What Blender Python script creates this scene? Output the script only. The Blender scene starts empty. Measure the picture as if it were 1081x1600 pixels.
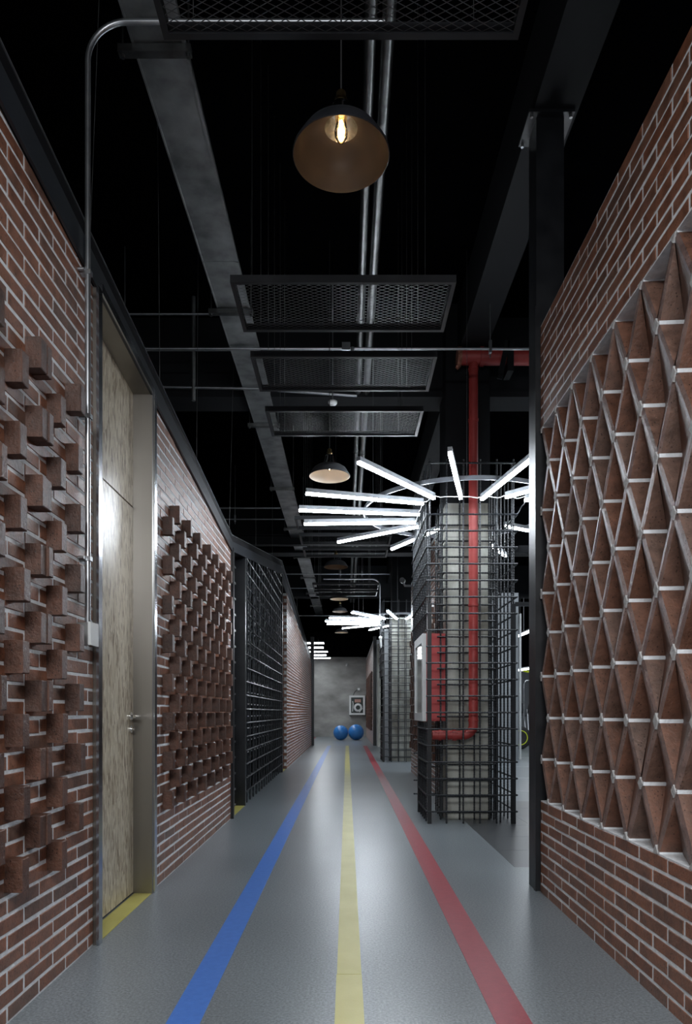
import bpy, math, random
from mathutils import Vector, Matrix
random.seed(7)
R = random.random
def U(a, b): return a + (b - a) * R()
PI = math.pi
C = bpy.context.scene.collection

# ------------------------------------------------------------------ camera, world, exposure, large lights
H0 = 1.1
cam_data = bpy.data.cameras.new('camera'); cam = bpy.data.objects.new('camera', cam_data); C.objects.link(cam)
cam.location = (0, 0, H0); cam.rotation_euler = (PI/2, 0, 0)
cam_data.sensor_fit = 'VERTICAL'; cam_data.sensor_height = 36; cam_data.sensor_width = 36
cam_data.lens = 24
cam_data.shift_x = -1.5/1600; cam_data.shift_y = 313/1600
cam_data.clip_start = 0.05; cam_data.clip_end = 200
sc = bpy.context.scene
sc.camera = cam
sc.view_settings.view_transform = 'Standard'; sc.view_settings.look = 'None'
sc.view_settings.gamma = 1; sc.view_settings.use_curve_mapping = False
sc.view_settings.exposure = 0.65
w = bpy.data.worlds.new('world'); sc.world = w; w.use_nodes = True
w.node_tree.nodes['Background'].inputs[0].default_value = (0.78, 0.84, 0.92, 1)
w.node_tree.nodes['Background'].inputs[1].default_value = 0.17
def area(name, loc, rot, sx, sy, power, col=(0.86, 0.93, 1)):
    l = bpy.data.lights.new(name, 'AREA'); l.shape = 'RECTANGLE'; l.size = sx; l.size_y = sy; l.energy = power; l.color = col
    o = bpy.data.objects.new(name, l); C.objects.link(o); o.location = loc; o.rotation_euler = rot; return o
# hall lighting further back along the corridor, behind the viewpoint
area('corridor_light_behind', (0.0, -1.0, 3.36), (math.radians(20), 0, 0), 2.2, 1.0, 135, (0.97, 0.985, 1.0))
# gym hall lighting to the right
area('gym_hall_light', (6.0, 13.0, 4.5), (0, 0, 0), 5, 12, 260)
area('far_lobby_light', (-0.9, 26.5, 3.40), (0, 0, 0), 1.0, 5, 26)
TUBE = 38.0

# ------------------------------------------------------------------ materials
def mat(name, col, rough=0.5, metal=0.0, spec=0.5):
    m = bpy.data.materials.new(name); m.use_nodes = True
    b = m.node_tree.nodes['Principled BSDF']
    b.inputs['Base Color'].default_value = (*col, 1); b.inputs['Roughness'].default_value = rough
    b.inputs['Metallic'].default_value = metal; b.inputs['Specular IOR Level'].default_value = spec
    return m
def N(m, t, **k):
    n = m.node_tree.nodes.new(t)
    for a, v in k.items():
        if a in n.inputs: n.inputs[a].default_value = v
        else: setattr(n, a, v)
    return n
def L(m, a, b): m.node_tree.links.new(a, b)
def BS(m): return m.node_tree.nodes['Principled BSDF']
def ramp(m, stops):
    r = N(m, 'ShaderNodeValToRGB'); e = r.color_ramp.elements
    while len(e) < len(stops): e.new(0.5)
    for i, (p, c) in enumerate(stops): e[i].position = p; e[i].color = (*c, 1)
    return r
def coords(m, scale=(1, 1, 1)):
    t = N(m, 'ShaderNodeTexCoord'); mp = N(m, 'ShaderNodeMapping'); mp.inputs['Scale'].default_value = scale
    L(m, t.outputs['Object'], mp.inputs[0]); return mp.outputs[0]
def noisy(name, stops, scale=10, detail=6, rough=0.5, metal=0, bump=0.0, bscale=None, stretch=(1, 1, 1), spec=0.5, rr=None, bdist=0.01):
    m = mat(name, stops[0][1], rough, metal, spec); b = BS(m); co = coords(m, stretch)
    n = N(m, 'ShaderNodeTexNoise', Scale=scale, Detail=detail); L(m, co, n.inputs['Vector'])
    r = ramp(m, stops); L(m, n.outputs['Fac'], r.inputs[0]); L(m, r.outputs[0], b.inputs['Base Color'])
    if rr:
        q = N(m, 'ShaderNodeMapRange'); q.inputs['To Min'].default_value = rr[0]; q.inputs['To Max'].default_value = rr[1]
        L(m, n.outputs['Fac'], q.inputs['Value']); L(m, q.outputs[0], b.inputs['Roughness'])
    if bump:
        n2 = N(m, 'ShaderNodeTexNoise', Scale=bscale or scale*4, Detail=5); L(m, co, n2.inputs['Vector'])
        bp = N(m, 'ShaderNodeBump', Strength=bump, Distance=bdist); L(m, n2.outputs['Fac'], bp.inputs['Height']); L(m, bp.outputs[0], b.inputs['Normal'])
    return m
def brick_mat(name, a, b_, c, rough=(0.28, 0.6), bump=0.5):
    m = mat(name, a, 0.45); b = BS(m); co = coords(m)
    g = N(m, 'ShaderNodeNewGeometry')
    r = ramp(m, [(0.0, a), (0.5, b_), (1.0, c)]); L(m, g.outputs['Random Per Island'], r.inputs[0])
    n = N(m, 'ShaderNodeTexNoise', Scale=16, Detail=7, Roughness=0.65); L(m, co, n.inputs['Vector'])
    r2 = ramp(m, [(0.3, (0.5, 0.5, 0.5)), (0.55, (1, 1, 1)), (0.75, (1.35, 1.25, 1.2))]); L(m, n.outputs['Fac'], r2.inputs[0])
    mx = N(m, 'ShaderNodeMix', data_type='RGBA', blend_type='MULTIPLY'); mx.inputs[0].default_value = 1
    L(m, r.outputs[0], mx.inputs[6]); L(m, r2.outputs[0], mx.inputs[7])
    v = N(m, 'ShaderNodeTexVoronoi', Scale=120); L(m, co, v.inputs['Vector'])      # pores and pale grit
    n3 = N(m, 'ShaderNodeTexNoise', Scale=90, Detail=2); L(m, co, n3.inputs['Vector'])
    r3 = ramp(m, [(0.0, (1, 1, 1)), (0.12, (0, 0, 0))]); L(m, v.outputs['Distance'], r3.inputs[0])
    r4 = ramp(m, [(0.5, (0, 0, 0)), (0.62, (1, 1, 1))]); L(m, n3.outputs['Fac'], r4.inputs[0])
    mm = N(m, 'ShaderNodeMath', operation='MULTIPLY'); L(m, r3.outputs[0], mm.inputs[0]); L(m, r4.outputs[0], mm.inputs[1])
    mx2 = N(m, 'ShaderNodeMix', data_type='RGBA'); L(m, mm.outputs[0], mx2.inputs[0]); L(m, mx.outputs[2], mx2.inputs[6])
    mx2.inputs[7].default_value = (0.42, 0.36, 0.33, 1)
    v5 = N(m, 'ShaderNodeTexVoronoi', Scale=75, Randomness=1.0); L(m, coords(m, (1, 1, 0.8)), v5.inputs['Vector'])
    r5 = ramp(m, [(0.12, (0.22, 0.20, 0.2)), (0.26, (1, 1, 1))]); L(m, v5.outputs['Distance'], r5.inputs[0])
    n5 = N(m, 'ShaderNodeTexNoise', Scale=35, Detail=2); L(m, co, n5.inputs['Vector'])
    r6 = ramp(m, [(0.42, (0, 0, 0)), (0.52, (1, 1, 1))]); L(m, n5.outputs['Fac'], r6.inputs[0])
    mx5 = N(m, 'ShaderNodeMix', data_type='RGBA', blend_type='MULTIPLY'); L(m, r6.outputs[0], mx5.inputs[0]); L(m, mx2.outputs[2], mx5.inputs[6]); L(m, r5.outputs[0], mx5.inputs[7])
    L(m, mx5.outputs[2], b.inputs['Base Color'])
    q = N(m, 'ShaderNodeMapRange'); q.inputs['To Min'].default_value = rough[0]; q.inputs['To Max'].default_value = rough[1]
    L(m, n.outputs['Fac'], q.inputs['Value']); L(m, q.outputs[0], b.inputs['Roughness'])
    n2 = N(m, 'ShaderNodeTexNoise', Scale=60, Detail=6, Roughness=0.7); L(m, co, n2.inputs['Vector'])
    bp = N(m, 'ShaderNodeBump', Strength=bump, Distance=0.006); L(m, n2.outputs['Fac'], bp.inputs['Height']); L(m, bp.outputs[0], b.inputs['Normal'])
    return m
def emis(name, col, s):
    m = mat(name, col, 0.4); b = BS(m); b.inputs['Emission Color'].default_value = (*col, 1); b.inputs['Emission Strength'].default_value = s; return m

M = {}
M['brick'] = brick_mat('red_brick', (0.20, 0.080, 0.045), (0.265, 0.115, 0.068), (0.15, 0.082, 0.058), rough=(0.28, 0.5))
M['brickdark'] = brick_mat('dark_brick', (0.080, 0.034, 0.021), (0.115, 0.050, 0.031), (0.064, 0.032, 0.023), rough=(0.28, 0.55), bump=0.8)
M['relief'] = brick_mat('relief_brick', (0.15, 0.066, 0.040), (0.20, 0.095, 0.062), (0.16, 0.10, 0.078), rough=(0.3, 0.6), bump=0.8)
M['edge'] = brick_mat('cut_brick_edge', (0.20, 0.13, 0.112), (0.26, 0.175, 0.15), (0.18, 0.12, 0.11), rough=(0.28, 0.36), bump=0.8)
M['mortar'] = noisy('white_mortar', [(0.3, (0.62, 0.65, 0.68)), (0.7, (0.82, 0.85, 0.88))], 30, rough=0.85, bump=0.4, bscale=120)
M['mortar_old'] = noisy('grey_mortar', [(0.3, (0.34, 0.34, 0.34)), (0.7, (0.50, 0.50, 0.50))], 30, rough=0.9, bump=0.5, bscale=120)
M['black'] = noisy('black_paint', [(0.3, (0.0012, 0.0012, 0.0016)), (0.7, (0.002, 0.002, 0.0026))], 5, rough=0.95, spec=0.0)
M['blackbeam'] = noisy('black_beam_paint', [(0.3, (0.005, 0.0055, 0.007)), (0.7, (0.008, 0.009, 0.011))], 3, rough=0.7, spec=0.2)
M['greybeam'] = noisy('grey_beam_paint', [(0.3, (0.006, 0.0065, 0.008)), (0.7, (0.008, 0.009, 0.011))], 3, rough=0.7, spec=0.2)
M['steel'] = noisy('black_steel', [(0.3, (0.007, 0.008, 0.010)), (0.7, (0.014, 0.015, 0.018))], 6, rough=0.4, spec=0.45, rr=(0.3, 0.5))
M['rebar'] = noisy('rebar_steel', [(0.3, (0.009, 0.011, 0.014)), (0.7, (0.024, 0.028, 0.033))], 40, rough=0.4, metal=0.2, spec=0.6)
M['meshmetal'] = mat('expanded_steel', (0.10, 0.105, 0.11), 0.4, 0.5)
M['pipesteel'] = noisy('dark_galvanised_pipe', [(0.3, (0.10, 0.10, 0.10)), (0.7, (0.19, 0.20, 0.20))], 9, rough=0.35, metal=0.9, rr=(0.25, 0.42))
M['flange'] = noisy('dark_blue_steel_flange', [(0.3, (0.012, 0.015, 0.02)), (0.7, (0.022, 0.026, 0.033))], 4, rough=0.33, spec=0.7)
M['beamblack'] = noisy('satin_black_beam', [(0.3, (0.002, 0.002, 0.003)), (0.7, (0.004, 0.004, 0.005))], 5, rough=0.6, spec=0.15)
M['galv'] = noisy('galvanised_steel', [(0.3, (0.20, 0.21, 0.21)), (0.5, (0.34, 0.35, 0.35)), (0.7, (0.44, 0.46, 0.46))], 6, rough=0.42, metal=0.85, bump=0.08, bscale=14)
M['conduit'] = noisy('zinc_conduit', [(0.3, (0.35, 0.37, 0.39)), (0.7, (0.5, 0.52, 0.54))], 12, rough=0.3, metal=0.9)
M['stainless'] = noisy('brushed_stainless', [(0.3, (0.28, 0.265, 0.24)), (0.7, (0.38, 0.36, 0.33))], 3, rough=0.33, metal=1.0, stretch=(1, 1, 0.1), rr=(0.3, 0.4))
M['trimsteel'] = noisy('polished_edge_steel', [(0.3, (0.4, 0.42, 0.45)), (0.7, (0.5, 0.52, 0.55))], 3, rough=0.2, metal=1.0)
M['concrete'] = noisy('raw_concrete', [(0.25, (0.12, 0.105, 0.08)), (0.45, (0.33, 0.33, 0.29)), (0.6, (0.47, 0.48, 0.44)), (0.8, (0.55, 0.56, 0.52))], 5, detail=9, rough=0.85, bump=0.3, bscale=30, stretch=(1, 1, 0.35))
M['cement'] = noisy('grey_cement_plaster', [(0.3, (0.17, 0.17, 0.16)), (0.5, (0.26, 0.26, 0.25)), (0.7, (0.38, 0.38, 0.36))], 1.1, detail=9, rough=0.8, stretch=(1, 1, 1.8))
M['red'] = noisy('red_pipe_paint', [(0.3, (0.30, 0.035, 0.032)), (0.7, (0.38, 0.05, 0.045))], 8, rough=0.45, bump=0.1, bscale=20)
M['redbox'] = noisy('red_cabinet_paint', [(0.3, (0.42, 0.05, 0.05)), (0.7, (0.46, 0.06, 0.06))], 4, rough=0.5)
M['rust'] = noisy('rusty_cap', [(0.3, (0.16, 0.05, 0.03)), (0.7, (0.35, 0.15, 0.10))], 30, rough=0.8)
M['alu'] = mat('aluminium_housing', (0.45, 0.47, 0.5), 0.4, 0.7)
M['ring'] = mat('dull_ring_steel', (0.16, 0.17, 0.19), 0.45, 0.6)
M['white'] = noisy('white_powder_coat', [(0.3, (0.60, 0.62, 0.62)), (0.7, (0.70, 0.72, 0.72))], 4, rough=0.4)
M['tube'] = emis('lit_led_diffuser', (0.86, 0.93, 1.0), TUBE)
M['panel_lit'] = emis('lit_led_panel', (0.9, 0.95, 1.0), 14)
M['filament'] = emis('glowing_filament', (1.0, 0.74, 0.42), 12)
M['filament_dim'] = emis('faint_filament', (1.0, 0.80, 0.6), 12)
M['brass'] = mat('aged_brass', (0.42, 0.30, 0.14), 0.35, 1.0)
M['chrome'] = mat('polished_chrome', (0.75, 0.75, 0.74), 0.15, 1.0)
M['shade_out'] = noisy('matt_grey_shade', [(0.3, (0.035, 0.037, 0.042)), (0.7, (0.05, 0.052, 0.057))], 5, rough=0.45)
M['shade_in'] = noisy('shade_inner_enamel', [(0.3, (0.66, 0.62, 0.57)), (0.7, (0.70, 0.66, 0.61))], 5, rough=0.35)
M['shade_in_dark'] = noisy('shade_inner_enamel_dimmed', [(0.3, (0.075, 0.055, 0.042)), (0.7, (0.09, 0.068, 0.052))], 5, rough=0.35)  # same enamel as shade_in, with the dim light put into its colour
M['blue_vinyl'] = noisy('blue_vinyl', [(0.3, (0.045, 0.15, 0.50)), (0.7, (0.06, 0.18, 0.56))], 30, rough=0.35, bump=0.1, bscale=200)
M['yellow_vinyl'] = noisy('yellow_vinyl', [(0.3, (0.42, 0.38, 0.085)), (0.7, (0.50, 0.46, 0.13))], 4, rough=0.35, bump=0.1, bscale=200)
M['red_vinyl'] = noisy('red_vinyl', [(0.3, (0.25, 0.020, 0.036)), (0.7, (0.30, 0.028, 0.045))], 30, rough=0.38, bump=0.1, bscale=200)
M['ball'] = noisy('blue_ball_rubber', [(0.3, (0.03, 0.17, 0.48)), (0.7, (0.04, 0.21, 0.55))], 8, rough=0.3)
M['rubber'] = noisy('black_rubber', [(0.3, (0.012, 0.012, 0.013)), (0.7, (0.02, 0.02, 0.021))], 20, rough=0.65)
M['lime'] = mat('lime_rubber', (0.55, 0.65, 0.03), 0.5)
M['plastic'] = noisy('dark_console_plastic', [(0.3, (0.03, 0.033, 0.04)), (0.7, (0.05, 0.055, 0.06))], 5, rough=0.4)
M['pale'] = noisy('pale_partition_paint', [(0.3, (0.24, 0.26, 0.28)), (0.7, (0.34, 0.36, 0.38))], 2, rough=0.5, stretch=(4, 4, 0.2))
M['paper'] = mat('label_paper', (0.45, 0.25, 0.2), 0.6)
def glass_mat():
    m = mat('bulb_glass', (1, 1, 1), 0.05); nt = m.node_tree; out = [n for n in nt.nodes if n.type == 'OUTPUT_MATERIAL'][0]
    t = N(m, 'ShaderNodeBsdfTransparent'); t.inputs[0].default_value = (1, 0.95, 0.86, 1); g = N(m, 'ShaderNodeBsdfGlossy'); g.inputs['Roughness'].default_value = 0.05
    f = N(m, 'ShaderNodeFresnel', IOR=1.45); x = N(m, 'ShaderNodeMixShader'); L(m, f.outputs[0], x.inputs[0]); L(m, t.outputs[0], x.inputs[1]); L(m, g.outputs[0], x.inputs[2]); L(m, x.outputs[0], out.inputs[0])
    return m
M['glass'] = glass_mat()
def pane_mat():
    m = mat('cabinet_pane', (0.10, 0.115, 0.11), 0.06, 0.0, 0.8); b = BS(m)
    b.inputs['Transmission Weight'].default_value = 0.45; b.inputs['IOR'].default_value = 1.3; return m
M['pane'] = pane_mat()
def floor_mat(name, dark, mid, light, rough):
    m = mat(name, mid, rough); b = BS(m); co = coords(m)
    n = N(m, 'ShaderNodeTexNoise', Scale=95, Detail=5, Roughness=0.75); L(m, co, n.inputs['Vector'])
    r = ramp(m, [(0.36, dark), (0.5, mid), (0.66, light)]); L(m, n.outputs['Fac'], r.inputs[0])
    n2 = N(m, 'ShaderNodeTexNoise', Scale=0.9, Detail=2); L(m, co, n2.inputs['Vector'])
    r2 = ramp(m, [(0.3, (0.86, 0.86, 0.86)), (0.7, (1.08, 1.08, 1.08))]); L(m, n2.outputs['Fac'], r2.inputs[0])
    mx = N(m, 'ShaderNodeMix', data_type='RGBA', blend_type='MULTIPLY'); mx.inputs[0].default_value = 1
    L(m, r.outputs[0], mx.inputs[6]); L(m, r2.outputs[0], mx.inputs[7]); L(m, mx.outputs[2], b.inputs['Base Color'])
    q = N(m, 'ShaderNodeMapRange'); q.inputs['To Min'].default_value = rough-0.04; q.inputs['To Max'].default_value = rough-0.01
    L(m, n2.outputs['Fac'], q.inputs['Value']); L(m, q.outputs[0], b.inputs['Roughness'])
    b.inputs['Specular IOR Level'].default_value = 0.75
    bp = N(m, 'ShaderNodeBump', Strength=0.05, Distance=0.003); n3 = N(m, 'ShaderNodeTexNoise', Scale=60, Detail=1); L(m, co, n3.inputs['Vector'])
    L(m, n3.outputs['Fac'], bp.inputs['Height']); L(m, bp.outputs[0], b.inputs['Normal'])
    return m
M['floor'] = floor_mat('grey_speckled_vinyl', (0.085, 0.10, 0.112), (0.165, 0.19, 0.205), (0.27, 0.30, 0.32), 0.315)
M['tile'] = floor_mat('dark_stone_tile', (0.03, 0.032, 0.035), (0.052, 0.056, 0.060), (0.085, 0.09, 0.095), 0.33)
M['gymfloor'] = floor_mat('polished_gym_floor', (0.10, 0.12, 0.135), (0.15, 0.175, 0.195), (0.22, 0.25, 0.275), 0.33)
def osb_mat():
    m = mat('strand_board', (0.4, 0.33, 0.2), 0.30); b = BS(m)
    co = coords(m, (1, 1, 0.25))
    v = N(m, 'ShaderNodeTexVoronoi', Scale=62, Randomness=1.0)
    d = N(m, 'ShaderNodeTexNoise', Scale=9, Detail=3); L(m, co, d.inputs['Vector'])
    mx0 = N(m, 'ShaderNodeMix', data_type='RGBA', blend_type='LINEAR_LIGHT'); mx0.inputs[0].default_value = 0.05
    L(m, co, mx0.inputs[6]); L(m, d.outputs['Color'], mx0.inputs[7]); L(m, mx0.outputs[2], v.inputs['Vector'])
    r = ramp(m, [(0.0, (0.30, 0.23, 0.15)), (0.12, (0.50, 0.43, 0.31)), (0.6, (0.60, 0.535, 0.41)), (1.0, (0.70, 0.635, 0.51))])
    sx = N(m, 'ShaderNodeSeparateColor'); L(m, v.outputs['Color'], sx.inputs[0]); L(m, sx.outputs[0], r.inputs[0])
    n = N(m, 'ShaderNodeTexNoise', Scale=80, Detail=5); L(m, coords(m, (1, 1, 0.14)), n.inputs['Vector'])
    r2 = ramp(m, [(0.38, (0.40, 0.34, 0.28)), (0.45, (1, 1, 1))]); L(m, n.outputs['Fac'], r2.inputs[0])
    mx = N(m, 'ShaderNodeMix', data_type='RGBA', blend_type='MULTIPLY'); mx.inputs[0].default_value = 1
    L(m, r.outputs[0], mx.inputs[6]); L(m, r2.outputs[0], mx.inputs[7]); L(m, mx.outputs[2], b.inputs['Base Color'])
    bp = N(m, 'ShaderNodeBump', Strength=0.35, Distance=0.004); L(m, sx.outputs[0], bp.inputs['Height']); L(m, bp.outputs[0], b.inputs['Normal'])
    return m
M['osb'] = osb_mat()

# ------------------------------------------------------------------ mesh helpers
class MB:
    def __init__(s): s.v = []; s.f = []; s.mi = []; s.sm = []
    def add(s, vs, fs, mi=0, smooth=False):
        o = len(s.v); s.v += [tuple(p) for p in vs]
        for f in fs: s.f.append(tuple(o+i for i in f)); s.mi.append(mi); s.sm.append(smooth)
    def box(s, x0, x1, y0, y1, z0, z1, mi=0):
        s.add([(x0,y0,z0),(x1,y0,z0),(x1,y1,z0),(x0,y1,z0),(x0,y0,z1),(x1,y0,z1),(x1,y1,z1),(x0,y1,z1)],
              [(0,3,2,1),(4,5,6,7),(0,1,5,4),(1,2,6,5),(2,3,7,6),(3,0,4,7)], mi)
    def hexa(s, p, mi=0):   # 8 points, same order as box
        s.add(p, [(0,3,2,1),(4,5,6,7),(0,1,5,4),(1,2,6,5),(2,3,7,6),(3,0,4,7)], mi)
    def bar(s, a, b, wd, ht, mi=0, up=(0,0,1)):   # rectangular bar between points
        a = Vector(a); b = Vector(b); d = (b-a).normalized(); u = Vector(up)
        if abs(d.dot(u)) > 0.95: u = Vector((0,1,0))
        sd = d.cross(u).normalized(); u = sd.cross(d).normalized()
        q = []
        for p in (a, b):
            for sx, sz in ((-1,-1),(1,-1),(1,1),(-1,1)): q.append(p + sd*sx*wd/2 + u*sz*ht/2)
        s.add(q, [(0,1,2,3),(7,6,5,4),(0,4,5,1),(1,5,6,2),(2,6,7,3),(3,7,4,0)], mi)
    def tube(s, pts, r, n=10, mi=0, caps=True, smooth=True):
        pts = [Vector(p) for p in pts]; rings = []; prev = None; vs = []; fs = []
        for i, p in enumerate(pts):
            d = (pts[min(i+1, len(pts)-1)] - pts[max(i-1, 0)]).normalized()
            if prev is None:
                ref = Vector((0,0,1)) if abs(d.z) < 0.9 else Vector((0,1,0))
                u = d.cross(ref).normalized()
            else: u = (prev - d*prev.dot(d)).normalized()
            prev = u; v = d.cross(u); rr = r[i] if isinstance(r, (list, tuple)) else r
            for k in range(n):
                a = 2*PI*k/n; vs.append(p + (u*math.cos(a) + v*math.sin(a))*rr)
        for i in range(len(pts)-1):
            for k in range(n):
                k2 = (k+1) % n; fs.append((i*n+k, i*n+k2, (i+1)*n+k2, (i+1)*n+k))
        s.add(vs, fs, mi, smooth)
        if caps:
            s.add(vs[:n], [tuple(reversed(range(n)))], mi); s.add(vs[-n:], [tuple(range(n))], mi)
    def rebar(s, a, b, r=0.0082, pitch=0.014, n=6, mi=0):
        a = Vector(a); b = Vector(b); k = max(2, int((b-a).length/pitch)); pts = []; rr = []
        for i in range(k+1):
            p = a.lerp(b, i/k); pts.append(p); rr.append(r*(1.22 if i % 2 else 0.95))
        s.tube(pts, rr, n, mi, smooth=False)
    def lathe(s, prof, n=40, c=(0,0,0), mi=0, smooth=True, axis='z'):
        vs = []; fs = []
        for (r, z) in prof:
            for k in range(n):
                a = 2*PI*k/n
                if axis == 'z': vs.append((c[0]+r*math.cos(a), c[1]+r*math.sin(a), c[2]+z))
                elif axis == 'x': vs.append((c[0]+z, c[1]+r*math.cos(a), c[2]+r*math.sin(a)))
                else: vs.append((c[0]+r*math.cos(a), c[1]+z, c[2]+r*math.sin(a)))
        for i in range(len(prof)-1):
            for k in range(n):
                k2 = (k+1) % n; fs.append((i*n+k, i*n+k2, (i+1)*n+k2, (i+1)*n+k))
        s.add(vs, fs, mi, smooth)
    def build(s, name, mats, parent=None, loc=None):
        me = bpy.data.meshes.new(name)
        me.from_pydata(s.v, [], s.f)
        if not isinstance(mats, (list, tuple)): mats = [mats]
        for m in mats: me.materials.append(m)
        me.polygons.foreach_set('material_index', s.mi); me.polygons.foreach_set('use_smooth', s.sm)
        me.update()
        o = bpy.data.objects.new(name, me); C.objects.link(o)
        if parent: o.parent = parent
        if loc: o.location = loc
        return o
def tag(o, label=None, cat=None, group=None, kind=None):
    if label: o['label'] = label
    if cat: o['category'] = cat
    if group: o['group'] = group
    if kind: o['kind'] = kind
    return o
def empty(name, loc, label=None, cat=None, group=None, rz=0):
    o = bpy.data.objects.new(name, None); C.objects.link(o); o.location = loc; o.rotation_euler = (0, 0, rz); o.empty_display_size = 0.1
    return tag(o, label, cat, group)
def struct(o, label=None): return tag(o, label, kind='structure')
def copy_tree(o, parent=None):
    c = o.copy(); C.objects.link(c); c.parent = parent
    for ch in list(o.children): copy_tree(ch, c)
    return c

# ------------------------------------------------------------------ brick walls
def wall_bricks(mb, X, sgn, Y0, Y1, z0, ztop, skip=None, mi=0, proud=0.0022, phase=0.0, course=0.0635):
    """bricks in running bond on plane X, sgn = direction the face looks along x"""
    row = 0; z = z0
    while True:
        if z > 6: break
        y = Y0 - 0.25 + (0.125 if row % 2 else 0) + phase; anyb = False
        while y < Y1:
            a = max(y+0.0065, Y0); b = min(y+0.2435, Y1)
            zt = ztop((a+b)/2) if callable(ztop) else ztop
            if b-a > 0.025 and z+course*0.9 <= zt:
                anyb = True
                if not (skip and skip((a+b)/2, z+course/2)):
                    e = 0.002; j = lambda k=0.0018: U(-k, k); pr = proud + U(-0.001, 0.0015)
                    zz0 = z+0.0068+j(); zz1 = z+course-0.0068+j()
                    tl = U(-0.002, 0.002)
                    xb = X - sgn*0.004; xf = X + sgn*pr; xm = X + sgn*(pr-e)
                    P = []
                    for (xx, ins) in ((xb, 0), (xm, 0), (xf, e)):
                        P += [(xx, a+ins+j(0.001), zz0+ins), (xx, b-ins+j(0.001), zz0+ins+tl), (xx, b-ins+j(0.001), zz1-ins+tl), (xx, a+ins+j(0.001), zz1-ins)]
                    F = [(8,9,10,11)]
                    for q in (0, 4):
                        for k in range(4): F.append((q+k, q+(k+1)%4, q+4+(k+1)%4, q+4+k))
                    if sgn < 0: F = [tuple(reversed(f)) for f in F]
                    mb.add(P, F, mi)
            y += 0.25
        if not anyb and row > 3: break
        z += course; row += 1
def units(mb, X, sgn, cols, mi=0, dbl=(), pr=0.064):
    for ci, (Y, ph) in enumerate(cols):
        base = 0.71 if ph == 'A' else 0.585
        for k in range(8):
            zt = base + 0.2555*k; wds = [0.054]
            if ci in dbl: wds = [0.050, 0.040]
            y = Y
            for w_ in wds:
                p = pr + U(-0.006, 0.006); h = 0.116
                zz = zt-h+U(-0.002, 0.002); t = U(-0.004, 0.004)
                x0, x1 = sorted((X, X+sgn*p)); e = 0.003
                a, b = y, y+w_
                xo = X+sgn*p; xi = X+sgn*(p-e); xb = X-sgn*0.002
                P = []
                for xx, ins in ((xb, 0), (xi, 0), (xo, e)):
                    P += [(xx, a+ins+t*(abs(xx-X)/p), zz+ins), (xx, b-ins+t, zz+ins), (xx, b-ins+t, zz+h-ins), (xx, a+ins+t*(abs(xx-X)/p), zz+h-ins)]
                F = [(8,9,10,11)]
                for q in (0, 4):
                    for kk in range(4): F.append((q+kk, q+(kk+1)%4, q+4+(kk+1)%4, q+4+kk))
                if sgn < 0: F = [tuple(reversed(f)) for f in F]
                mb.add(P, F, mi)
                y += w_ + 0.004

XL = -1.2; XR = 1.19
zl = lambda Y: 3.40 - 0.09*Y       # underside of the folded beam over the left wall
# near left wall
def left_wall(name, Y0, Y1, cols, dbl, z_of, label):
    mb = MB()
    x0 = XL-0.22; t0, t1 = z_of(Y0)+0.12, z_of(Y1)+0.12
    mb.hexa([(x0,Y0,0),(XL,Y0,0),(XL,Y1,0),(x0,Y1,0),(x0,Y0,t0),(XL,Y0,t0),(XL,Y1,t1),(x0,Y1,t1)], 0)
    wall_bricks(mb, XL, 1, Y0, Y1, 0.0, lambda y: z_of(y)+0.12, mi=1, phase=0.06)
    o = struct(mb.build(name, [M['mortar'], M['brick']]), label)
    if cols:
        u = MB(); units(u, XL, 1, cols, 0, dbl)
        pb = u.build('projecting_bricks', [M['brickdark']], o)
    return o
cols = []; Y = 2.904; i = 0
while Y > 0.3: cols.append((Y, 'AB'[i % 2])); Y -= (0.181, 0.181, 0.155, 0.205)[i % 4]; i += 1
left_wall('wall_left', -0.4, 3.22, cols, {2, 4, 6, 8, 10}, zl, 'near red brick wall on the left with projecting dark bricks')
cols = [(4.44 + 0.1765*i, 'BA'[i % 2]) for i in range(14)]
left_wall('wall_left_middle', 4.19, 7.04, cols, set(), zl, 'red brick wall beyond the door with a block of projecting bricks')

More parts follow.
